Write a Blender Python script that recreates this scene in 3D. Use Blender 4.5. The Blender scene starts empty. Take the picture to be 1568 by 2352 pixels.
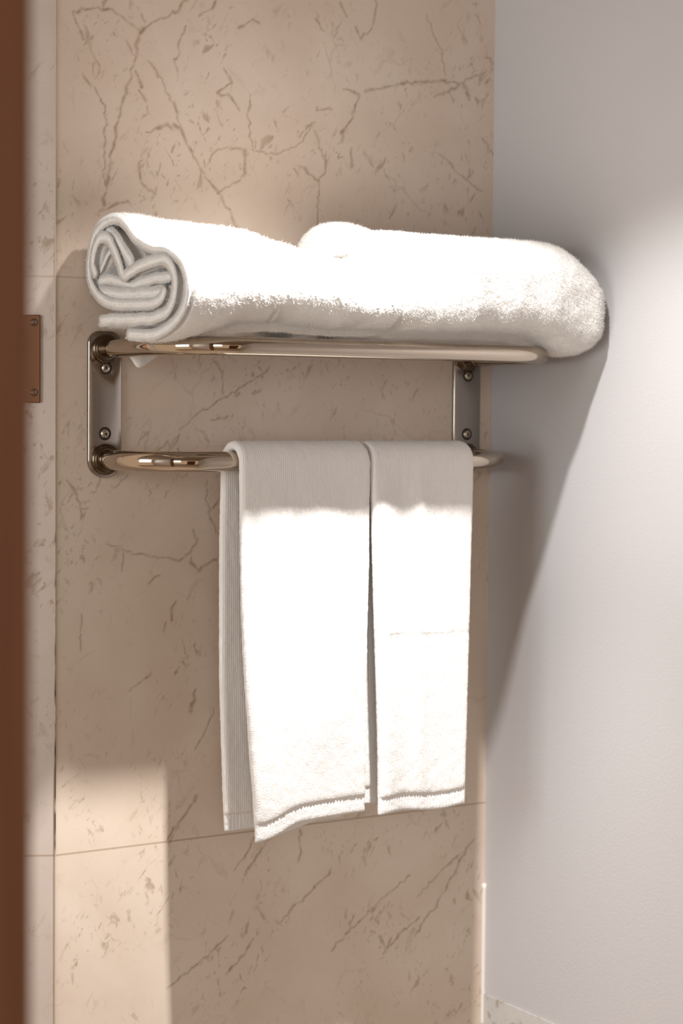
import bpy, bmesh, math, random
import numpy as np
from mathutils import Vector, Matrix, noise
random.seed(4)
PI = math.pi
scene = bpy.context.scene
C = scene.collection

# ------------------------------------------------------------------ camera
cam_d = bpy.data.cameras.new('camera'); cam = bpy.data.objects.new('camera', cam_d); C.objects.link(cam)
YAW, PITCH, ROLL = 0.5616, -0.0511, 0.0084
_d = Vector((math.sin(YAW)*math.cos(PITCH), math.cos(YAW)*math.cos(PITCH), math.sin(PITCH)))
_r = Vector((math.cos(YAW), -math.sin(YAW), 0)); _u = _r.cross(_d)
_r2 = _r*math.cos(ROLL)+_u*math.sin(ROLL); _u2 = _u*math.cos(ROLL)-_r*math.sin(ROLL)
M = Matrix((_r2, _u2, -_d)).transposed().to_4x4(); M.translation = Vector((-0.9372, -1.993, -0.011))
cam.matrix_world = M
cam_d.sensor_fit = 'VERTICAL'; cam_d.sensor_height = 36.0; cam_d.lens = 4460.9/2352*36.0
cam_d.clip_start = 0.02; cam_d.clip_end = 50
cam_d.dof.use_dof = True; cam_d.dof.focus_distance = 2.14; cam_d.dof.aperture_fstop = 5.0
scene.camera = cam

# ------------------------------------------------------------------ light and exposure
scene.view_settings.view_transform = 'Standard'; scene.view_settings.look = 'None'
scene.view_settings.gamma = 1.0; scene.view_settings.use_curve_mapping = False
scene.view_settings.exposure = 0.12
world = bpy.data.worlds.new('world'); scene.world = world; world.use_nodes = True
bg = world.node_tree.nodes['Background']
bg.inputs['Color'].default_value = (1.0, 0.75, 0.53, 1); bg.inputs['Strength'].default_value = 0.59

def light(name, kind, loc, target, energy, color, **kw):
    d = bpy.data.lights.new(name, kind); o = bpy.data.objects.new(name, d); C.objects.link(o)
    o.location = loc; d.energy = energy; d.color = color
    o.rotation_euler = (Vector(target)-Vector(loc)).to_track_quat('-Z', 'Y').to_euler()
    for k, v in kw.items(): setattr(d, k, v)
    return o
# the ceiling downlight right in front of the rack: a wide field and a tighter beam from the same small lamp
LAMP = (0.165, -0.42, 0.555)
light('downlight_field', 'SPOT', LAMP, (0.10, -0.42, -0.9), 39.0, (1.0, 0.99, 0.98), spot_size=math.radians(108), spot_blend=0.65, shadow_soft_size=0.013)
light('downlight_beam', 'SPOT', LAMP, (0.06, -0.19, -0.9), 82.0, (1.0, 0.99, 0.98), spot_size=math.radians(60), spot_blend=0.7, shadow_soft_size=0.013)
# cool fill lamp added behind the camera, standing for an assumed, unseen window
light('rear_fill', 'AREA', (-1.30, -2.75, 0.30), (0.0, -0.1, 0), 13.0, (0.88, 0.95, 1.0), shape='RECTANGLE', size=0.8, size_y=1.2)

# fill lamp added at the left to brighten the end of the towel roll
light('left_fill', 'AREA', (-1.9, -0.55, 0.15), (0.0, -0.15, 0.05), 15.0, (0.90, 0.96, 1.0), shape='RECTANGLE', size=0.7, size_y=0.9)

# ------------------------------------------------------------------ materials
def mat(name):
    m = bpy.data.materials.new(name); m.use_nodes = True
    return m, m.node_tree.nodes, m.node_tree.links, m.node_tree.nodes['Principled BSDF']
def ramp(N, pts):
    r = N.new('ShaderNodeValToRGB'); e = r.color_ramp.elements
    e[0].position, e[0].color = pts[0][0], (*pts[0][1], 1)
    e[1].position, e[1].color = pts[-1][0], (*pts[-1][1], 1)
    for p, c in pts[1:-1]:
        k = e.new(p); k.color = (*c, 1)
    return r
def g(v): return (v, v, v)

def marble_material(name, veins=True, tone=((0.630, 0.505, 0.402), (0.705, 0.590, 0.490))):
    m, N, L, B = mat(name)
    tc = N.new('ShaderNodeTexCoord')
    def noise_tex(scale, detail, rough, dist, sc=(1, 1, 1), rot=0.0):
        mp = N.new('ShaderNodeMapping'); mp.inputs['Rotation'].default_value = (0, rot, 0); mp.inputs['Scale'].default_value = sc
        mp.vector_type = 'TEXTURE'
        n = N.new('ShaderNodeTexNoise'); n.inputs['Scale'].default_value = scale; n.inputs['Detail'].default_value = detail
        n.inputs['Roughness'].default_value = rough; n.inputs['Distortion'].default_value = dist
        L.new(tc.outputs['Object'], mp.inputs['Vector']); L.new(mp.outputs['Vector'], n.inputs['Vector'])
        return n
    def mul(a, b):
        x = N.new('ShaderNodeMath'); x.operation = 'MULTIPLY'; L.new(a, x.inputs[0])
        if hasattr(b, 'node'): L.new(b, x.inputs[1])
        else: x.inputs[1].default_value = b
        return x.outputs[0]
    def mx(a, b):
        x = N.new('ShaderNodeMath'); x.operation = 'MAXIMUM'; L.new(a, x.inputs[0]); L.new(b, x.inputs[1]); return x.outputs[0]
    # soft clouding
    cl = noise_tex(7, 4, .55, .4)
    base = ramp(N, [(0.3, tone[0]), (0.7, tone[1])]); L.new(cl.outputs['Fac'], base.inputs['Fac'])
    # small flecks, elongated along two diagonals
    masks = []
    for rot, sc, s, lo, hi, amt in ((0.55, (.55, 1, 1.35), 46, .60, .69, .8), (-0.45, (.6, 1, 1.3), 52, .61, .70, .75), (0.5, (.65, 1, 1.2), 95, .61, .70, .75)):
        n = noise_tex(s, 3, .6, .5, sc, rot)
        r = ramp(N, [(lo, g(0)), (hi, g(1))]); L.new(n.outputs['Fac'], r.inputs['Fac'])
        n2 = noise_tex(9, 2, .5, .3); r2 = ramp(N, [(.42, g(0)), (.60, g(1))]); L.new(n2.outputs['Fac'], r2.inputs['Fac'])
        masks.append(mul(mul(r.outputs['Color'], r2.outputs['Color']), amt))
    # faint hairline network
    wn = noise_tex(12, 3, .6, 0)
    vm = N.new('ShaderNodeVectorMath'); vm.operation = 'SCALE'; vm.inputs['Scale'].default_value = 0.09; L.new(wn.outputs['Color'], vm.inputs[0])
    va = N.new('ShaderNodeVectorMath'); va.operation = 'ADD'; L.new(tc.outputs['Object'], va.inputs[0]); L.new(vm.outputs['Vector'], va.inputs[1])
    vo = N.new('ShaderNodeTexVoronoi'); vo.feature = 'DISTANCE_TO_EDGE'; vo.inputs['Scale'].default_value = 9.0; L.new(va.outputs['Vector'], vo.inputs['Vector'])
    vr = ramp(N, [(0.0, g(1)), (0.022, g(0))]); L.new(vo.outputs['Distance'], vr.inputs['Fac'])
    n3 = noise_tex(14, 3, .6, .2); r3 = ramp(N, [(.50, g(0)), (.66, g(1))]); L.new(n3.outputs['Fac'], r3.inputs['Fac'])
    masks.append(mul(mul(vr.outputs['Color'], r3.outputs['Color']), .32))
    f = masks[0]
    for k in masks[1:]: f = mx(f, k)
    f = mul(f, 0.72)
    if veins:
        at = N.new('ShaderNodeAttribute'); at.attribute_name = 'vein'
        n4 = noise_tex(120, 3, .6, .3); r4 = ramp(N, [(.30, g(.45)), (.60, g(1))]); L.new(n4.outputs['Fac'], r4.inputs['Fac'])
        f = mx(f, mul(at.outputs['Fac'], r4.outputs['Color']))
    mix = N.new('ShaderNodeMix'); mix.data_type = 'RGBA'; L.new(f, mix.inputs['Factor']); L.new(base.outputs['Color'], mix.inputs['A'])
    mix.inputs['B'].default_value = (0.265, 0.165, 0.090, 1)
    # tile joints: thin lines at fixed heights
    sp = N.new('ShaderNodeSeparateXYZ'); L.new(tc.outputs['Object'], sp.inputs[0])
    def band(axis, pos, half):
        s = N.new('ShaderNodeMath'); s.operation = 'SUBTRACT'; L.new(sp.outputs[axis], s.inputs[0]); s.inputs[1].default_value = pos
        a = N.new('ShaderNodeMath'); a.operation = 'ABSOLUTE'; L.new(s.outputs[0], a.inputs[0])
        l = N.new('ShaderNodeMath'); l.operation = 'LESS_THAN'; L.new(a.outputs[0], l.inputs[0]); l.inputs[1].default_value = half
        return l.outputs[0]
    j = mx(mul(band('Z', -0.5095, 0.0011), .55), mul(band('Z', 0.1365, 0.0011), .35))
    mix2 = N.new('ShaderNodeMix'); mix2.data_type = 'RGBA'; L.new(j, mix2.inputs['Factor']); L.new(mix.outputs['Result'], mix2.inputs['A'])
    mix2.inputs['B'].default_value = (0.30, 0.20, 0.12, 1)
    L.new(mix2.outputs['Result'], B.inputs['Base Color'])
    B.inputs['Roughness'].default_value = 0.33; B.inputs['Specular IOR Level'].default_value = 0.4
    return m
M_MARBLE = marble_material('beige_marble')
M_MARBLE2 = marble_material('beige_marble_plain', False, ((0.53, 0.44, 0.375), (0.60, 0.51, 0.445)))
M_MARBLE3 = marble_material('cool_lit_marble', False, ((0.50, 0.475, 0.45), (0.56, 0.535, 0.51)))  # greyer copy of the beige marble, cool light put into its colour

m, N, L, B = mat('white_wall_paint'); M_PAINT = m
B.inputs['Base Color'].default_value = (0.495, 0.475, 0.475, 1); B.inputs['Roughness'].default_value = 0.38
n = N.new('ShaderNodeTexNoise'); n.inputs['Scale'].default_value = 260; n.inputs['Detail'].default_value = 3
tc = N.new('ShaderNodeTexCoord'); L.new(tc.outputs['Object'], n.inputs['Vector'])
bu = N.new('ShaderNodeBump'); bu.inputs['Strength'].default_value = 0.10; bu.inputs['Distance'].default_value = 0.002
L.new(n.outputs['Fac'], bu.inputs['Height']); L.new(bu.outputs['Normal'], B.inputs['Normal'])

m, N, L, B = mat('ceiling_paint'); M_CEIL = m
B.inputs['Base Color'].default_value = (0.26, 0.20, 0.15, 1); B.inputs['Roughness'].default_value = 0.8
m, N, L, B = mat('floor_tile'); M_FLOOR = m
B.inputs['Base Color'].default_value = (0.46, 0.36, 0.27, 1); B.inputs['Roughness'].default_value = 0.5

m, N, L, B = mat('brown_door_wood'); M_WOOD = m
tc = N.new('ShaderNodeTexCoord'); mp = N.new('ShaderNodeMapping'); mp.inputs['Scale'].default_value = (30, 30, 1.2)
n = N.new('ShaderNodeTexNoise'); n.inputs['Scale'].default_value = 3; n.inputs['Detail'].default_value = 5
L.new(tc.outputs['Object'], mp.inputs[0]); L.new(mp.outputs[0], n.inputs['Vector'])
r = ramp(N, [(.3, (.15, .052, .022)), (.7, (.20, .074, .032))]); L.new(n.outputs['Fac'], r.inputs['Fac']); L.new(r.outputs['Color'], B.inputs['Base Color'])
B.inputs['Roughness'].default_value = 0.45

def metal(name, col, rough, brush=False):
    m, N, L, B = mat(name)
    B.inputs['Base Color'].default_value = (*col, 1); B.inputs['Metallic'].default_value = 1.0; B.inputs['Roughness'].default_value = rough
    if brush:
        tc = N.new('ShaderNodeTexCoord'); mp = N.new('ShaderNodeMapping'); mp.inputs['Scale'].default_value = (400, 400, 10)
        n = N.new('ShaderNodeTexNoise'); n.inputs['Scale'].default_value = 2; n.inputs['Detail'].default_value = 4
        L.new(tc.outputs['Object'], mp.inputs[0]); L.new(mp.outputs[0], n.inputs['Vector'])
        b = N.new('ShaderNodeBump'); b.inputs['Strength'].default_value = 0.03; b.inputs['Distance'].default_value = 0.001
        L.new(n.outputs['Fac'], b.inputs['Height']); L.new(b.outputs['Normal'], B.inputs['Normal'])
    return m
M_CHROME = metal('polished_steel', (0.56, 0.48, 0.395), 0.06)
M_PLATE = metal('brushed_steel', (0.37, 0.325, 0.29), 0.12, True)
M_SCREW = metal('screw_steel', (0.13, 0.095, 0.065), 0.2)  # on the bar collars this dark colour stands in for shaded reflections
M_HEAD = metal('screw_head_steel', (0.58, 0.50, 0.41), 0.25)
M_BRONZE = metal('dull_bronze', (0.22, 0.105, 0.055), 0.45)
m, N, L, B = mat('dark_gap'); M_DARK = m
B.inputs['Base Color'].default_value = (0.03, 0.022, 0.016, 1); B.inputs['Roughness'].default_value = 0.7
m, N, L, B = mat('grout'); M_GROUT = m
tc = N.new('ShaderNodeTexCoord'); n = N.new('ShaderNodeTexNoise'); n.inputs['Scale'].default_value = 30
L.new(tc.outputs['Object'], n.inputs['Vector']); sp = N.new('ShaderNodeSeparateXYZ'); L.new(tc.outputs['Object'], sp.inputs[0])
mr = N.new('ShaderNodeMapRange'); mr.inputs['From Min'].default_value = -0.52; mr.inputs['From Max'].default_value = 0.0
L.new(sp.outputs['Z'], mr.inputs['Value'])
zr = ramp(N, [(0.0, g(.0)), (.04, g(.32)), (.5, g(.16)), (1, g(0))]); L.new(mr.outputs['Result'], zr.inputs['Fac'])
ad = N.new('ShaderNodeMath'); ad.operation = 'SUBTRACT'; L.new(n.outputs['Fac'], ad.inputs[0]); L.new(zr.outputs['Color'], ad.inputs[1])
r = ramp(N, [(.18, (.11, .065, .04)), (.40, (.52, .41, .31))]); L.new(ad.outputs[0], r.inputs['Fac']); L.new(r.outputs['Color'], B.inputs['Base Color'])
B.inputs['Roughness'].default_value = 0.6
m, N, L, B = mat('white_caulk'); M_CAULK = m
B.inputs['Base Color'].default_value = (0.74, 0.69, 0.64, 1); B.inputs['Roughness'].default_value = 0.5

def terry(name, rib, col=(0.84, 0.815, 0.785)):
    m, N, L, B = mat(name)
    B.inputs['Base Color'].default_value = (*col, 1); B.inputs['Roughness'].default_value = 0.95
    B.inputs['Specular IOR Level'].default_value = 0.1; B.inputs['Sheen Weight'].default_value = 0.25; B.inputs['Sheen Roughness'].default_value = 0.5
    tc = N.new('ShaderNodeTexCoord')
    n = N.new('ShaderNodeTexNoise'); n.inputs['Scale'].default_value = 620; n.inputs['Detail'].default_value = 2; L.new(tc.outputs['Object'], n.inputs['Vector'])
    h = n.outputs['Fac']
    if rib:
        w = N.new('ShaderNodeTexWave'); w.bands_direction = 'X'; w.inputs['Scale'].default_value = rib; w.inputs['Distortion'].default_value = 1.2
        w.inputs['Detail'].default_value = 1; w.inputs['Detail Scale'].default_value = 2; L.new(tc.outputs['Object'], w.inputs['Vector'])
        a = N.new('ShaderNodeMath'); a.operation = 'MULTIPLY_ADD'; L.new(w.outputs['Fac'], a.inputs[0]); a.inputs[1].default_value = 0.5; L.new(h, a.inputs[2]); h = a.outputs[0]
    b = N.new('ShaderNodeBump'); b.inputs['Strength'].default_value = 0.45; b.inputs['Distance'].default_value = 0.0009
    L.new(h, b.inputs['Height']); L.new(b.outputs['Normal'], B.inputs['Normal'])
    return m
M_TERRY = terry('white_terry', 0)
M_TERRY_RIB = terry('white_ribbed_terry', 125, (0.83, 0.79, 0.755))
M_HEM = terry('white_hem_weave', 70, (0.84, 0.81, 0.78))

# ------------------------------------------------------------------ helpers
def obj(name, verts, faces, material, parent=None, smooth=True, kind=None):
    me = bpy.data.meshes.new(name); me.from_pydata([tuple(v) for v in verts], [], faces); me.validate(); me.update()
    bm = bmesh.new(); bm.from_mesh(me); bmesh.ops.recalc_face_normals(bm, faces=bm.faces); bm.to_mesh(me); bm.free()
    if smooth: me.polygons.foreach_set('use_smooth', [True]*len(me.polygons))
    me.materials.append(material)
    o = bpy.data.objects.new(name, me); C.objects.link(o)
    if parent: o.parent = parent
    if kind: o['kind'] = kind
    return o
def box(lo, hi):
    v = [(x, y, z) for x in (lo[0], hi[0]) for y in (lo[1], hi[1]) for z in (lo[2], hi[2])]
    return v, [(0, 1, 3, 2), (4, 6, 7, 5), (0, 4, 5, 1), (2, 3, 7, 6), (0, 2, 6, 4), (1, 5, 7, 3)]
def bevel(o, w, seg=3):
    b = o.modifiers.new('bevel', 'BEVEL'); b.width = w; b.segments = seg; b.limit_method = 'ANGLE'; b.angle_limit = math.radians(40)
    return o
def thing(name, label, cat, loc, group=None):
    o = bpy.data.objects.new(name, None); C.objects.link(o); o.location = loc; o.empty_display_size = .05
    o['label'] = label; o['category'] = cat
    if group: o['group'] = group
    return o
def rel(parent, verts):
    p = parent.location; return [(v[0]-p[0], v[1]-p[1], v[2]-p[2]) for v in verts]
def tube(path, r, seg=20, caps=True):
    P = [Vector(p) for p in path]; V = []; F = []
    up = None
    for i, p in enumerate(P):
        t = (P[min(i+1, len(P)-1)]-P[max(i-1, 0)]).normalized()
        if up is None: up = t.orthogonal().normalized()
        up = (up-t*up.dot(t)).normalized(); s = t.cross(up)
        for k in range(seg):
            a = 2*PI*k/seg; V.append(p+up*(r*math.cos(a))+s*(r*math.sin(a)))
    for i in range(len(P)-1):
        for k in range(seg):
            F.append((i*seg+k, i*seg+(k+1) % seg, (i+1)*seg+(k+1) % seg, (i+1)*seg+k))
    if caps: F += [tuple(range(seg))[::-1], tuple(range((len(P)-1)*seg, len(P)*seg))]
    return V, F
def lathe_y(cx, cz, prof, seg=32):   # prof: (radius, y) along -y, closed to the axis at both ends
    V = []; F = []
    for r, y in prof:
        for k in range(seg):
            a = 2*PI*k/seg; V.append((cx+r*math.cos(a), y, cz+r*math.sin(a)))
    for i in range(len(prof)-1):
        for k in range(seg): F.append((i*seg+k, i*seg+(k+1) % seg, (i+1)*seg+(k+1) % seg, (i+1)*seg+k))
    F += [tuple(range(seg)), tuple(range((len(prof)-1)*seg, len(prof)*seg))[::-1]]
    return V, F
def smooth_path(pts, step):
    P = [Vector((a, b)) for a, b in pts]; out = []
    for i in range(len(P)-1):
        p0, p1, p2, p3 = P[max(i-1, 0)], P[i], P[i+1], P[min(i+2, len(P)-1)]
        for k in range(8):
            t = k/8; out.append(0.5*((2*p1)+(p2-p0)*t+(2*p0-5*p1+4*p2-p3)*t*t+(3*p1-p0-3*p2+p3)*t**3))
    out.append(P[-1])
    d = [0]
    for i in range(1, len(out)): d.append(d[-1]+(out[i]-out[i-1]).length)
    n = max(4, int(d[-1]/step)); res = []; j = 0
    for i in range(n+1):
        s = d[-1]*i/n
        while j < len(d)-2 and d[j+1] < s: j += 1
        u = (s-d[j])/max(1e-9, d[j+1]-d[j]); res.append(out[j].lerp(out[j+1], u))
    return res
def sstep(t): t = max(0, min(1, t)); return t*t*(3-2*t)
def fuzz(o, amp, scale, amp2=0, scale2=1, fade=False):
    me = o.data; n = len(me.vertices)
    nr = [v.normal.copy() for v in me.vertices]
    x0 = min(v.co.x for v in me.vertices)
    for v, q in zip(me.vertices, nr):
        d = amp*noise.noise(v.co*scale)
        if amp2: d += amp2*noise.noise(v.co*scale2)
        v.co += q*d*(1 if not fade else .12+.88*sstep((v.co.x-x0-.008)/.025))
    me.update()

def pile(o, count, length, seed):
    """short terry pile growing out of the cloth"""
    o.modifiers.new('pile', 'PARTICLE_SYSTEM'); ps = o.particle_systems[-1]; s = ps.settings; s.name = 'terry_pile'
    s.type = 'HAIR'; s.count = count; ps.seed = seed; s.hair_length = length; s.use_advanced_hair = True; s.hair_step = 3
    s.display_step = 2; s.render_step = 2; s.brownian_factor = length*0.9; s.length_random = 0.5; s.factor_random = length*0.35
    s.root_radius = 0.20; s.tip_radius = 0.12; s.radius_scale = 0.001; s.material = 1
VEINS = [(2.9,[(104,457),(89,442),(70,432),(54,424),(45,415),(40,394),(36,375),(28,352),(22,333),(17,312),(13,288),(5,253),(0,219)]),(1.8,[(45,416),(31,422),(16,432),(9,435),(-17,434),(-39,427)]),(1.8,[(-39,425),(-30,413),(-21,397),(-12,380),(-6,372)]),(1.5,[(-26,363),(-13,346),(1,329),(1,294),(0,256),(2,236)]),(1.8,[(54,385),(70,364),(85,338),(93,318),(99,305),(111,282),(129,259),(149,237),(170,205)]),(1.8,[(140,462),(136,453),(120,442)]),(1.2,[(99,428),(93,408),(90,387),(92,367)]),(1.8,[(172,434),(188,445),(199,441)]),(1.8,[(152,385),(161,370),(143,358),(157,355),(165,349),(171,339)]),(1.5,[(187,358),(183,337),(187,309),(192,295),(210,291),(227,294),(248,303),(262,315),(275,334)]),(3.5,[(179,294),(180,266)]),(2.1,[(277,323),(281,306),(290,288),(288,274),(280,266),(267,274),(254,280)]),(1.2,[(282,266),(281,244),(279,211)]),(2.6,[(317,378),(337,372),(333,359),(326,342),(313,326),(314,314)]),(1.8,[(327,309),(327,286)]),(2.1,[(346,377),(368,384),(397,393),(412,395),(463,400)]),(2.9,[(463,399),(481,401),(495,395),(500,380)]),(2.4,[(449,380),(477,393),(491,404),(519,416),(516,402)]),(1.5,[(360,488),(358,466),(349,446),(338,440),(332,452)]),(2.4,[(308,478),(319,463)]),(1.8,[(274,456),(287,441)]),(1.5,[(455,312),(478,295),(497,283),(521,269)]),(1.8,[(497,281),(502,293)]),(2.6,[(51,305),(62,307),(78,314),(93,312)]),(1.5,[(47,273),(43,263),(47,246),(63,233),(64,242)]),(1.2,[(133,276),(137,287),(149,295),(173,294)]),(1.5,[(145,239),(157,252),(173,258),(179,266)]),(2.1,[(37,371),(47,355)]),(1.8,[(41,350),(54,341)]),(0.9,[(434,478),(446,457),(458,432),(465,407)]),(2.9,[(525,437),(540,429)]),(2.4,[(45,435),(50,426)]),(2.1,[(298,351),(281,349),(277,354)]),(2.6,[(-6,212),(21,224),(32,223)]),(3.1,[(-35,-99),(-30,-114),(-27,-131)]),(1.8,[(-44,-89),(-35,-99),(-27,-97)]),(2.3,[(-27,-121),(-20,-121)]),(2.3,[(13,-97),(22,-89),(32,-83)]),(1.5,[(34,-172),(55,-176),(97,-183),(114,-169),(120,-160),(115,-149)]),(2.3,[(112,-178),(114,-192),(122,-195),(131,-188),(148,-184)]),(1.3,[(132,-91),(130,-109),(134,-124),(137,-138),(148,-155)]),(1.5,[(134,-127),(149,-115)]),(1.0,[(6,-163),(26,-166),(34,-172)]),(1.0,[(24,-172),(24,-193)]),(0.8,[(-27,-241),(-29,-281)]),(3.1,[(116,-335),(114,-358)]),(1.5,[(144,-360),(128,-390),(118,-405)]),(2.8,[(77,-253),(78,-265)]),(2.3,[(87,-240),(87,-252)]),(1.8,[(59,-206),(70,-199)]),(1.5,[(92,-230),(84,-238)]),(1.8,[(54,-316),(62,-308)]),(1.3,[(33,-330),(54,-316)]),(1.3,[(97,-32),(119,-14),(144,1),(159,7),(183,22),(215,42)]),(1.1,[(151,8),(151,34),(140,48)]),(1.8,[(137,-21),(159,-17)]),(1.1,[(116,-33),(127,-36),(134,-47)]),(1.3,[(66,-55),(79,-47),(84,-52)]),(1.7,[(184,-561),(208,-532),(232,-509)]),(2.5,[(262,-515),(261,-552)]),(1.7,[(436,-619),(469,-590),(502,-571)]),(1.7,[(430,-668),(462,-634),(496,-587),(519,-556)]),(1.7,[(83,-682),(132,-653),(161,-631)]),(1.7,[(232,-625),(269,-598),(306,-570)]),(2.1,[(384,-684),(410,-660),(436,-647)]),(1.3,[(307,-668),(370,-622),(422,-590)]),(2.1,[(161,-678),(185,-656),(194,-641)]),(2.5,[(80,-508),(102,-485),(119,-461)]),(1.3,[(172,-554),(207,-506),(231,-456),(267,-380)])]
ROLL = {'outer':[(-1053,703),(-1636,686),(-2088,798),(-2323,975),(-2371,1188),(-2252,1395),(-1944,1539),(-1558,1596),(-1195,1717),(-971,1863),(-744,1954),(-436,1937),(-180,1823),(-61,1629),(-21,1445),(-102,1272),(-322,1127),(-634,1047),(-1126,1018),(-1562,1007),(-1774,1045),(-1861,1120)],'tail':[(-382,865),(-674,871),(-1237,851),(-1740,865),(-2018,956),(-2119,1108),(-2101,1295),(-1945,1429),(-1771,1448),(-1415,1422),(-1123,1374),(-956,1327),(-842,1431),(-708,1604),(-554,1738),(-339,1778),(-201,1670),(-142,1506),(-202,1401)],'low':[(-282,1179),(-672,1136),(-1235,1110),(-1774,1109)],'mid':[(-222,1316),(-517,1309),(-786,1270),(-1050,1224),(-1488,1266),(-1912,1275)],'peak':[(-242,1416),(-399,1557),(-535,1623),(-651,1508),(-767,1337)]}

# ------------------------------------------------------------------ setting
def wall_back():
    x0, x1, z0, z1, s = -0.0586, 0.539, -1.75, 0.70, 0.0017
    xs = np.arange(x0, x1+s, s); xs[-1] = x1
    zs = np.concatenate([[z0, -1.2], np.arange(-0.82, z1, s), [z1]])
    nx, nz = len(xs), len(zs)
    X, Z = np.meshgrid(xs, zs); V = np.stack([X, 0*X, Z], -1).reshape(-1, 3)
    A = np.zeros((nz, nx)); rng = np.random.RandomState(2)
    for w, pts in VEINS:
        w = w/1000.0*0.55
        P = []
        for (a, b), (c, d) in zip(pts[:-1], pts[1:]):
            L_ = math.hypot(c-a, d-b); n = max(1, int(L_/5))
            for k in range(n): P.append((a+(c-a)*k/n, b+(d-b)*k/n))
        P.append(pts[-1]); P = np.array(P, float)/1000; P += rng.normal(0, 0.0012, P.shape)
        for i in range(len(P)-1):
            a, b = P[i], P[i+1]; ww = w*(0.45+1.3*rng.rand()**2)*0.75+0.0005; m_ = ww*3
            i0, i1 = np.searchsorted(xs, [min(a[0], b[0])-m_, max(a[0], b[0])+m_]); j0, j1 = np.searchsorted(zs, [min(a[1], b[1])-m_, max(a[1], b[1])+m_])
            if i1 <= i0 or j1 <= j0: continue
            xx = X[j0:j1, i0:i1]; zz = Z[j0:j1, i0:i1]; ab = b-a
            t = np.clip(((xx-a[0])*ab[0]+(zz-a[1])*ab[1])/max(1e-12, ab@ab), 0, 1)
            dd = np.hypot(xx-a[0]-t*ab[0], zz-a[1]-t*ab[1])
            A[j0:j1, i0:i1] = np.maximum(A[j0:j1, i0:i1], np.clip(1.35*np.exp(-(dd/ww)**2), 0, 1)*0.80*(.55+.45*rng.rand()))
    idx = np.arange(nx*nz).reshape(nz, nx)
    F = np.stack([idx[:-1, :-1], idx[:-1, 1:], idx[1:, 1:], idx[1:, :-1]], -1).reshape(-1, 4)
    n0 = len(V); vb = [(x0, .08, z0), (x1, .08, z0), (x1, .08, z1), (x0, .08, z1)]
    faces = F.tolist()+[(n0, n0+3, n0+2, n0+1)]
    bot, top, lef, rig = idx[0].tolist(), idx[-1].tolist(), idx[:, 0].tolist(), idx[:, -1].tolist()
    faces += [tuple([n0, n0+1]+bot[::-1]), tuple([n0+2, n0+3]+top), tuple([n0+3, n0]+lef), tuple([n0+1, n0+2]+rig[::-1])]
    me = bpy.data.meshes.new('wall_back'); me.from_pydata(V.tolist()+vb, [], faces); me.update()
    at = me.attributes.new('vein', 'FLOAT', 'POINT'); at.data.foreach_set('value', np.concatenate([A.ravel(), np.zeros(4)]).astype(np.float32))
    me.materials.append(M_MARBLE); o = bpy.data.objects.new('wall_back', me); C.objects.link(o); o['kind'] = 'structure'
    o['label'] = 'beige veined marble wall behind the towel rack'; o['category'] = 'wall'
wall_back()
def struct(name, vf, m, label, cat='wall', smooth=False):
    o = obj(name, vf[0], vf[1], m, smooth=smooth, kind='structure'); o['label'] = label; o['category'] = cat; return o
XR = 0.539
struct('wall_right', box((XR, -3.4, -0.757), (XR+.1, 0.08, 0.70)), M_PAINT, 'smooth white painted wall to the right of the rack')
struct('trim_1', box((XR-.0015, -3.4, -1.75), (XR+.1, 0.0, -0.7575)), M_MARBLE3, 'marble cladding along the foot of the white wall', 'trim')
# marble panel turning away left of the back wall's edge
TH = math.radians(27); dv = (-math.cos(TH), math.sin(TH)); nv = (math.sin(TH), math.cos(TH)); c0 = (-0.0586, 0.0); Lw = .34
def lw(s, q): return (c0[0]+dv[0]*s+nv[0]*q, c0[1]+dv[1]*s+nv[1]*q)
q = [lw(0, 0), lw(Lw, 0), lw(Lw, .07), lw(0, .07)]
vv = [(x, y, z) for z in (-1.75, .70) for x, y in q]
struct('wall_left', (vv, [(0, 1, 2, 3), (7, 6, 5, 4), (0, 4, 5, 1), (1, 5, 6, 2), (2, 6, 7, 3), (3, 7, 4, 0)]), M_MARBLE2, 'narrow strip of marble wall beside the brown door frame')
V, F = tube([(-0.0588, -0.0003, z/100) for z in range(-170, 64, 3)], 0.0010, 8)
struct('trim_2', (V, F), M_GROUT, 'thin grout joint down the marble corner at left', 'trim', True)
V, F = tube([(XR-.0005+.0006*noise.noise(Vector((z, 0, 0))), -0.0005, z/200) for z in range(-160, -122)], 0.0030, 8)
struct('trim_3', (V, F), M_CAULK, 'white caulk bead low in the right wall corner', 'trim', True)
struct('ceiling', box((-2.2, -3.4, 0.64), (XR, 0.0, 0.70)), M_CEIL, 'low ceiling above the rack', 'ceiling')
struct('floor', box((-2.2, -3.4, -1.80), (XR, 0.3, -1.75)), M_FLOOR, 'beige floor', 'floor')
struct('wall_front', box((-2.2, -1.20, -1.75), (-0.665, -1.10, .639)), M_PAINT, 'wall holding the brown door frame')
jx = -0.6085
o = struct('door_1', box((jx-.075, -1.225, -1.75), (jx, -1.085, .639)), M_WOOD, 'dark brown wooden door frame at the left edge', 'door frame'); bevel(o, .004)

struct('reflection_panel', box((-.45, -3.38, -1.75), (.30, -3.32, .35)), M_WOOD, 'brown panel added out of view for the steel bars to reflect', 'door')  # unseen panel, added to put dark reflections in the steel bars
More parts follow.
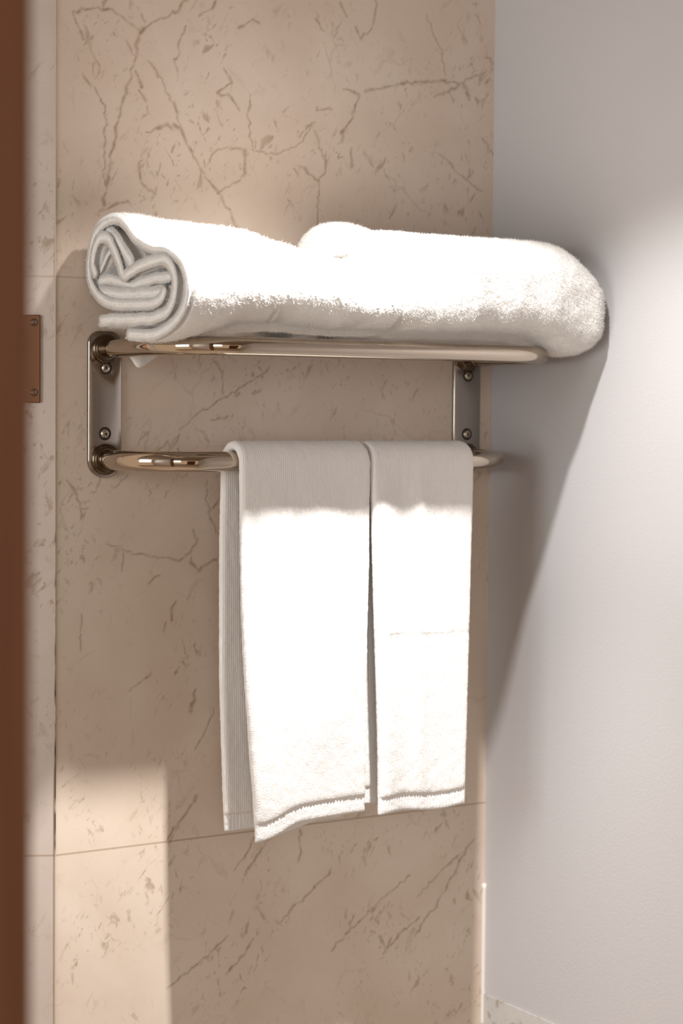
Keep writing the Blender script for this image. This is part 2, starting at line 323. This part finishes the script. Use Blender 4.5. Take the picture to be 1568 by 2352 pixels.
# ------------------------------------------------------------------ towel rack
BY, BZ, SY, SZ = -0.110, -0.066, -0.200, 0.058      # lower bar front, shelf front
rack = thing('towel_rack', 'shiny steel wall rack with a towel shelf on top and one bar below', 'towel rack', (0.25, -0.004, -0.066))
def ubar(d, z, R, x0=0.0, x1=0.50, ystart=-0.004):
    P = [(x0, ystart, z)]
    n = 14
    for k in range(1, 5): P.append((x0, ystart+(d+R-ystart)*k/5, z))
    for k in range(n+1):
        a = PI+PI/2*k/n; P.append((x0+R+R*math.cos(a), d+R+R*math.sin(a), z))
    for k in range(1, 12): P.append((x0+R+(x1-x0-2*R)*k/12, d, z))
    for k in range(n+1):
        a = -PI/2+PI/2*k/n; P.append((x1-R+R*math.cos(a), d+R+R*math.sin(a), z))
    for k in range(4, -1, -1): P.append((x1, ystart+(d+R-ystart)*k/5, z))
    return P
V, F = tube(ubar(BY, BZ, .070), 0.0112, 28); obj('lower_bar', rel(rack, V), F, M_CHROME, rack)
V, F = tube(ubar(SY, SZ, .075), 0.0100, 28); obj('shelf_frame', rel(rack, V), F, M_CHROME, rack)
for y in (-0.050, -0.100, -0.150):
    V, F = tube([(0.003, y, SZ), (0.25, y, SZ), (0.497, y, SZ)], 0.0045, 16); obj('shelf_rail', rel(rack, V), F, M_CHROME, rack)
def plate(cx):
    w, z0, z1, r, t = .0205, -.0865, .078, .020, .0042
    pts = []
    for (ax, az, a0) in ((cx-w+r, z0+r, PI), (cx+w-r, z0+r, 1.5*PI), (cx+w-.014, z1-.014, 0), (cx-w+.014, z1-.014, PI/2)):
        rr = r if az < 0 else .014
        for k in range(13):
            a = a0+PI/2*k/12; pts.append((ax+rr*math.cos(a), az+rr*math.sin(a)))
    n = len(pts); V = []; F = []
    for y, s in ((-0.0002, 1), (-t+.0012, 1), (-t+.0003, .975), (-t, .93)):
        for x, z in pts:
            V.append((cx+(x-cx)*(s if s == 1 else 1-(1-s)*1.0), y, (z-(-.004))*(1-(1-s)*.25)-.004))
    for i in range(3):
        for k in range(n): F.append((i*n+k, i*n+(k+1) % n, (i+1)*n+(k+1) % n, (i+1)*n+k))
    F += [tuple(range(n)), tuple(range(3*n, 4*n))[::-1]]
    o = obj('wall_plate', rel(rack, V), F, M_PLATE, rack)
    for z in (.0368, -.0368):
        V, F = lathe_y(cx+(0.0004 if z > 0 else -.0005), z, [(.0052, -.0040), (.0052, -.0052), (.0044, -.0058), (.0030, -.0063), (.0012, -.0065)])
        s = obj('screw', V, F, M_HEAD, o)
        V, F = lathe_y(cx+(0.0004 if z > 0 else -.0005), z, [(.0076, -.0040), (.0076, -.0044), (.0068, -.0047), (.0040, -.0047)]); obj('screw_recess', V, F, M_DARK, o)
        a = random.uniform(0, PI)
        V = []; F = []
        for k in range(2):
            c, s_ = math.cos(a+k*PI/2), math.sin(a+k*PI/2)
            n0 = len(V)
            for (u, v_) in ((-.0026, -.0006), (.0026, -.0006), (.0026, .0006), (-.0026, .0006)):
                for y in (-.0050, -.00665): V.append((cx+u*c-v_*s_, y, z+u*s_+v_*c))
            F += [(n0+1, n0+3, n0+5, n0+7), (n0, n0+6, n0+4, n0+2)]+[(n0+2*i, n0+(2*i+2) % 8, n0+(2*i+3) % 8, n0+2*i+1) for i in range(4)]
        obj('screw_slot', V, F, M_DARK, o)
    for ch in o.children:
        ch.data.transform(Matrix.Translation(-Vector(rack.location)))
    for z in (SZ, BZ):
        V, F = lathe_y(cx, z, [(.0175, -.0040), (.0175, -.0062), (.0150, -.0085), (.0118, -.0095)] if z < 0 else [(.0165, -.0040), (.0165, -.0062), (.0140, -.0085), (.0108, -.0095)])
        obj('bar_collar', rel(rack, V), F, M_SCREW, rack)
plate(0.0); plate(0.5)

# ------------------------------------------------------------------ rolled bath towel (layers seen at its left end)
def strip(path_fn, t, xs, ease0=True, ease1=True):
    """a cloth layer: centreline path_fn(x) -> [(y,z)], thickness t, drawn along x, with soft ends"""
    V = []; F = []; nsec = None
    ne = 7
    sec = []
    r = t*0.5
    if ease0:
        for k in range(ne): a = PI/2*k/ne; sec.append((xs[0]+r*(1-math.sin(a+.12) if a+.12 < PI/2 else 0), max(.18, math.sin(a+.12))))
    sec += [(x, 1.0) for x in xs if (x > xs[0]+r or not ease0) and (x < xs[-1]-r or not ease1)]
    if ease1:
        for k in range(ne-1, -1, -1): a = PI/2*k/ne; sec.append((xs[-1]-r*(1-math.sin(a+.12) if a+.12 < PI/2 else 0), max(.18, math.sin(a+.12))))
    sec.sort(key=lambda s: s[0])
    for x, f in sec:
        P = path_fn(x); n = len(P); h = t*.5*f
        nor = []
        for i in range(n):
            d = (P[min(i+1, n-1)]-P[max(i-1, 0)]).normalized(); nor.append(Vector((-d.y, d.x)))
        ring = [P[i]+nor[i]*h for i in range(n)]
        d = (P[-1]-P[-2]).normalized()
        for k in range(1, 6):
            a = PI*k/6; ring.append(P[-1]+nor[-1]*h*math.cos(a)+d*h*math.sin(a))
        ring += [P[i]-nor[i]*h for i in range(n-1, -1, -1)]
        d = (P[0]-P[1]).normalized()
        for k in range(1, 6):
            a = PI*k/6; ring.append(P[0]-nor[0]*h*math.cos(a)+d*h*math.sin(a))
        nsec = len(ring); npath = n
        V += [(x, p.x, p.y) for p in ring]
    m = len(sec)
    for i in range(m-1):
        for k in range(nsec): F.append((i*nsec+k, i*nsec+(k+1) % nsec, (i+1)*nsec+(k+1) % nsec, (i+1)*nsec+k))
    for base in (0, (m-1)*nsec):
        n = npath
        for i in range(n-1): F.append((base+i, base+i+1, base+(2*n+5-1-i-1), base+(2*n+5-1-i)))
        F.append(tuple(base+i for i in range(n-1, n+6))); F.append(tuple([base+i for i in range(n+5+n-1, n+5+n+5)]+[base]))
    return V, F
def join(parts):
    V = []; F = []
    for v, f in parts:
        n = len(V); V += list(v); F += [tuple(i+n for i in q) for q in f]
    return V, F
def arange(a, b, s): n = max(2, int(round((b-a)/s))); return [a+(b-a)*i/n for i in range(n+1)]
rp = {k: [(a/1e4-.0075 if k != 'x' else a, b/1e4) for a, b in v] for k, v in ROLL.items()}
PO = smooth_path(rp['outer'], .0014); n_o = len(PO)
XA0, XA1 = -0.024, 0.260
# target section at the right end: a flattened oval traversed the same way (bottom -> front -> top -> back -> bottom)
def oval(i, cy, cz, hy, hz, e=2.5):
    s = i/(n_o-1)
    ang = -PI*0.62 - s*(2*PI*0.93)
    c, si = math.cos(ang), math.sin(ang)
    return Vector((cy+hy*math.copysign(abs(c)**(2/e), c), cz+hz*math.copysign(abs(si)**(2/e), si)))
# convert: angle runs from bottom (-pi/2) towards the front (-y = pi)
def sec_outer(x):
    t = sstep((x-(-.015))/.11); u = max(0, (x+.024)/.286)
    top = .192+.004*math.sin(18*x)-.026*sstep((x-.028)/.12)-.008*sstep((x-.12)/.1); bot = .0735
    cy, hy = -.122, .104
    cz, hz = (top+bot)/2-.0, (top-bot)/2-.0055
    k = 1.0
    r_end = XA1-x
    if r_end < .03: k = math.sqrt(max(.08, 1-(1-r_end/.03)**2)); hy *= .80+.20*k; hz *= .80+.2*k
    out = []
    for i, p in enumerate(PO):
        q = oval(i, cy, cz, hy, hz); o = p.lerp(q, t)
        # ripples along the roll
        o = o+Vector((.0030*noise.noise(Vector((x*14, i*.025, 3.1))), .0035*noise.noise(Vector((x*24, i*.025, 7.7)))))*t
        if o.x < -.13: o = o+Vector((.007*noise.noise(Vector((x*26, 9.2, .4)))*sstep((-.13-o.x)/.06)*t, 0))
        out.append(o)
    return out
def fixed(pts, step=.0028):
    P = smooth_path(pts, step)
    def f(x): return [p+Vector((.0012*noise.noise(Vector((x*30, i*.15, 1))), .0012*noise.noise(Vector((x*30, i*.15, 5))))) for i, p in enumerate(P)]
    return f
parts = [strip(sec_outer, .0128, arange(XA0, XA1, .0014)),
         strip(fixed(rp['tail']), .0135, arange(XA0-.001, .10, .004)),
         strip(fixed(rp['low']), .0180, arange(XA0+.003, .08, .005)),
         strip(fixed(rp['mid']), .0125, arange(XA0+.004, .08, .005)),
         strip(fixed(rp['peak']), .0075, arange(XA0+.004, .07, .005)),
         strip(fixed([(-.050, .1845), (-.072, .174), (-.094, .158), (-.110, .146)]), .0210, arange(XA0+.003, .07, .005)),
         strip(fixed([(-.030, .128), (-.090, .124), (-.150, .120)]), .0200, arange(XA0+.010, .07, .005))]
V, F = join(parts)
ta = thing('bath_towel', 'rolled white bath towel with its spiral folds facing left, on the rack shelf', 'towel', (0.12, -.12, .068), 'bath towels on the rack shelf')
o = obj('rolled_cloth', rel(ta, V), F, M_TERRY, ta); fuzz(o, .0006, 480, .0010, 80, True); pile(o, 260000, .0012, 3)
# the corner of the towel that slips down between the rails at the left
def flap(pts, y, th, bulge):
    n = len(pts); c = (sum(p[0] for p in pts)/n, sum(p[1] for p in pts)/n)
    V = []; F = []; rings = ((0.02, 1), (.5, 1), (.85, .8), (1, .35), (1, -.35), (.85, -.8), (.5, -1), (.02, -1))
    for s, h in rings:
        for (x, z) in pts: V.append((c[0]+(x-c[0])*s, y(x, z)+h*th*.5, c[1]+(z-c[1])*s))
    for i in range(len(rings)-1):
        for k in range(n): F.append((i*n+k, i*n+(k+1) % n, (i+1)*n+(k+1) % n, (i+1)*n+k))
    F += [tuple(range(n))[::-1], tuple(range((len(rings)-1)*n, len(rings)*n))]
    return V, F
pts = [(0.008, .075), (0.006, .058), (.011, .051), (.017, .047), (.022, .039), (.026, .036), (.033, .0385), (.044, .046), (.056, .0535), (.060, .062), (.056, .075), (.03, .078)]
V, F = flap(pts, lambda x, z: -.034+.10*(x-.03), .010, 0)
V2, F2 = flap([(.124, .072), (.128, .060), (.138, .054), (.150, .0505), (.163, .0505), (.174, .0545), (.184, .061), (.187, .072)], lambda x, z: -.125, .030, 0)
V3, F3 = flap([(.196, .072), (.205, .060), (.220, .055), (.235, .0525), (.250, .054), (.256, .060), (.258, .072)], lambda x, z: -.125, .030, 0)
o = obj('hanging_corner', rel(ta, V), F, M_TERRY, ta)
sags = [obj('sagging_fold', rel(ta, v_), f_, M_TERRY, ta) for v_, f_ in ((V2, F2), (V3, F3))]
for q in [o]+sags:
    sb = q.modifiers.new('sub', 'SUBSURF'); sb.levels = sb.render_levels = 2

# ------------------------------------------------------------------ folded bath towel at the right
XB0, XB1 = 0.250, 0.5355
def b_section(x):
    u = (x-XB0)/(XB1-XB0)
    top = .194-.004*u; bot = .0745-.0125*sstep((x-.43)/.08)
    y0, y1 = -.226-.014*u, -.012
    return top, bot, y0, y1
V = []; F = []; nr = 430; xs = arange(XB0, XB1, .0014); R = .024
for x in xs:
    top, bot, y0, y1 = b_section(x)
    e = 1.0
    dl, dr = x-XB0, XB1-x
    fl = math.sqrt(max(0, 1-(1-min(dl, .02)/.02)**2)); fr = math.sqrt(max(0, 1-(1-min(dr, R)/R)**2))
    # the right end is rounded, more at its top corner
    tdrop = .030*(1-sstep(dr/.05)); bup = .010*(1-math.sqrt(max(0, 1-(1-min(dr, .03)/.03)**2)))
    top -= tdrop+.016*(1-fr); bot += bup
    shr = (.026*(1-fr)+.02*(1-fl)); y0 += shr; y1 -= shr*.6
    if dl < .02: top -= .014*(1-fl); bot += .012*(1-fl)
    cy, cz, hy, hz = (y0+y1)/2, (top+bot)/2, (y1-y0)/2, (top-bot)/2
    for k in range(nr):
        a = 2*PI*k/nr; c, s = math.cos(a), math.sin(a); ex = 2/(2.7 if s > 0 else 3.6)
        yy = cy+hy*math.copysign(abs(c)**ex, c); zz = cz+hz*math.copysign(abs(s)**ex, s)
        w = Vector((x*9, c*1.3, s*1.3)); m_ = min(1, dr/.03)
        if s < 0: zz -= .005*sstep((-.14-yy)/.06)*sstep((x-.45)/.05)*(1-.6*sstep((x-.515)/.02))
        if c < 0: yy += .007*noise.noise(Vector((x*26, 2.2, .4)))*(-c)*m_-.006*sstep((x-.36)/.06)*(-c)*math.exp(-((x-.41)/.05)**2)*m_
        V.append((x, yy+.003*noise.noise(w)*m_, zz+.003*noise.noise(w+Vector((5, 5, 5)))*m_))
for i in range(len(xs)-1):
    for k in range(nr): F.append((i*nr+k, i*nr+(k+1) % nr, (i+1)*nr+(k+1) % nr, (i+1)*nr+k))
F += [tuple(range(nr)), tuple(range((len(xs)-1)*nr, len(xs)*nr))[::-1]]
tb = thing('bath_towel', 'folded white bath towel at the right end of the shelf, against the white wall', 'towel', (0.39, -.12, .068), 'bath towels on the rack shelf')
o = obj('folded_cloth', rel(tb, V), F, M_TERRY, tb); fuzz(o, .0006, 480, .0010, 80); pile(o, 260000, .0012, 5)
# rounded fold lying over the back of its left end
path = smooth_path([(.222, .176), (.224, .188), (.236, .202), (.255, .2045), (.285, .199), (.315, .190), (.340, .182)], .003)
V = []; F = []; ns = 28
for i, p in enumerate(path):
    t = i/(len(path)-1); rr = .020*math.sqrt(max(.02, math.sin(PI*min(1, t*.9+.08))))
    for k in range(ns):
        a = 2*PI*k/ns; V.append((p.x, -.080+.050*math.cos(a)*(rr/.02), p.y-.019+rr*1.10*math.sin(a)))
for i in range(len(path)-1):
    for k in range(ns): F.append((i*ns+k, i*ns+(k+1) % ns, (i+1)*ns+(k+1) % ns, (i+1)*ns+k))
F += [tuple(range(ns)), tuple(range((len(path)-1)*ns, len(path)*ns))[::-1]]
o = obj('top_fold', rel(tb, V), F, M_TERRY, tb); fuzz(o, .0005, 330, .001, 60); pile(o, 30000, .0012, 7)

# ------------------------------------------------------------------ hand towels over the lower bar
def hand_towel(label, loc, xl_f, xr_f, xl_r, xr_r, zf, zr, wave, th=.0105):
    """xl_f(q), xr_f(q): front edges for q = 0 (bar) .. 1 (hem); the same for the rear half"""
    t = thing('hand_towel', label, 'towel', loc, 'hand towels on the lower bar')
    rr = .0112+th*.5+.0012
    Lf = BZ-zf; Lr = BZ-zr
    arc = PI*rr; total = Lr+arc+Lf
    def at(s):      # -> y, z, ny, nz, q, side
        if s < Lr: return BY+rr, BZ-(Lr-s), 1, 0, (Lr-s)/Lr, -1
        if s < Lr+arc:
            a = (s-Lr)/rr; return BY+rr*math.cos(a), BZ+rr*math.sin(a), math.cos(a), math.sin(a), 0, 0
        d = s-Lr-arc; return BY-rr, BZ-d, -1, 0, d/Lf, 1
    def sweep(s0, s1, thick, step, round0, round1, rib=0):
        V = []; F = []; nw = 64; nc = 6
        ss = arange(s0, s1, step)
        for s in ss:
            y, z, ny, nz, q, side = at(s)
            if side == 0:
                w = (s-Lr)/arc; xl = xl_r(0)*(1-w)+xl_f(0)*w; xr = xr_r(0)*(1-w)+xr_f(0)*w
            elif side > 0: xl, xr = xl_f(q), xr_f(q)
            else: xl, xr = xl_r(q), xr_r(q)
            f = 1.0
            if round0 and s-s0 < thick*.5: f = max(.78, math.sqrt(max(0, 1-(1-(s-s0)/(thick*.5))**2)))
            if round1 and s1-s < thick*.5: f = max(.78, math.sqrt(max(0, 1-(1-(s1-s)/(thick*.5))**2)))
            h = thick*.5*f
            ring = []
            for i in range(nw+1): ring.append((xl+h+(xr-xl-2*h)*i/nw, h))
            for i in range(1, nc):
                a = PI*i/nc; ring.append((xr-h+h*math.sin(a), h*math.cos(a)))
            for i in range(nw, -1, -1): ring.append((xl+h+(xr-xl-2*h)*i/nw, -h))
            for i in range(1, nc):
                a = PI*i/nc; ring.append((xl+h-h*math.sin(a), -h*math.cos(a)))
            for x, o_ in ring:
                off, dz = wave(x, q, side, (x-xl)/(xr-xl))
                if rib: o_ += rib*math.sin(x*1500)*(1 if o_ > 0 else -1)
                V.append((x, y+ny*(o_+off), z+nz*(o_+off)+dz))
        m = len(ss); n = len(V)//m
        for i in range(m-1):
            for k in range(n): F.append((i*n+k, i*n+(k+1) % n, (i+1)*n+(k+1) % n, (i+1)*n+k))
        for b in (0, (m-1)*n): F.append(tuple(range(b, b+n)))
        return V, F
    HW = .0185
    V, F = sweep(HW, total-HW, th, .0034, True, True)
    o = obj('terry_cloth', rel(t, V), F, M_TERRY_RIB, t); fuzz(o, .0006, 420, .0003, 90)
    for a, b in ((total-HW-.005, total), (0, HW+.005)):
        V, F = sweep(a, b, th*.66, .0022, False, True if a else False, .0004); h = obj('hem', rel(t, V), F, M_HEM, t); fuzz(h, .0004, 300)
        h['label'] = 'ribbed woven hem'
    return t
def lin(a, b): return lambda q: a+(b-a)*q
def wave_l(x, q, side, v):
    if side > 0:
        off = q*(.004*math.sin(v*5+.6)+.003*noise.noise(Vector((x*16, q*2, 1))))+.002*noise.noise(Vector((x*30, q*5, 2)))*min(1, q*5)
        off -= .0005*math.exp(-((q-.50)/.006)**2)
        dz = -q*(.016*(1-sstep(v/.42))-.003*v)
        return off, dz
    if side < 0: return q*.004*noise.noise(Vector((x*20, q*3, 3))), 0
    return 0, 0
def wave_r(x, q, side, v):
    if side > 0:
        e = min(1, q*6)
        off = e*(.0042*math.exp(-((v-.08)/.10)**2)*1.0+.0030*math.exp(-((v-.47)/.06)**2)*(1-.7*q)-.0018*math.exp(-((v-.30)/.08)**2))+.0025*q*noise.noise(Vector((x*18, q*2, 9)))
        off -= .0011*math.exp(-((q-.50)/.006)**2)*sstep((v-.02)/.1)
        return off, q*.002*math.sin(v*7)
    if side < 0: return q*.004*noise.noise(Vector((x*20, q*3, 3))), 0
    return 0, 0
def xl_left(q): return .1035+.008*q+.014*sstep((q-.35)/.65)*q
hand_towel('white hand towel hanging left on the lower bar, rear half showing', (0.19, BY, BZ),
           xl_left, lambda q: .2735-.001*q, lambda q: .1005-.003*math.sin(PI*q)+.006*q*q, lin(.268, .262), -.474, -.482, wave_l)
hand_towel('white hand towel hanging right on the lower bar, next to the white wall', (0.345, BY, BZ),
           lambda q: .2748+.013*sstep(q/1.0), lambda q: .4195-.0075*q, lin(.276, .284), lin(.415, .408), -.476, -.470, wave_r)

# ------------------------------------------------------------------ hinge plate on the marble strip
hp = thing('hinge_plate', 'small brown metal hinge plate with two screws on the marble strip beside the door frame', 'hinge', (*lw(.03, -.0015), .047))
def lwv(s, q, z): x, y = lw(s, q); return (x, y, z)
s0, s1, z0, z1 = .0165, .042, -.003, .094
v = [lwv(s, q, z) for s in (s0, s1) for q in (-.0035, -.0002) for z in (z0, z1)]
o = obj('plate', rel(hp, v), [(0, 1, 3, 2), (4, 6, 7, 5), (0, 4, 5, 1), (2, 3, 7, 6), (0, 2, 6, 4), (1, 5, 7, 3)], M_BRONZE, hp, smooth=False); bevel(o, .0010, 2)
for z in (.0855, .0085):
    V, F = lathe_y(0, 0, [(.0042, 0), (.0042, -.0008), (.0032, -.0015), (.0012, -.0008)], 20)
    c, s_ = math.cos(-TH), math.sin(-TH); bx, by = lw(.0235, -.0034)
    V = [(bx+x*c-y*s_, by+x*s_+y*c, z+zz) for x, y, zz in V]
    obj('screw', rel(hp, V), F, M_SCREW, hp)
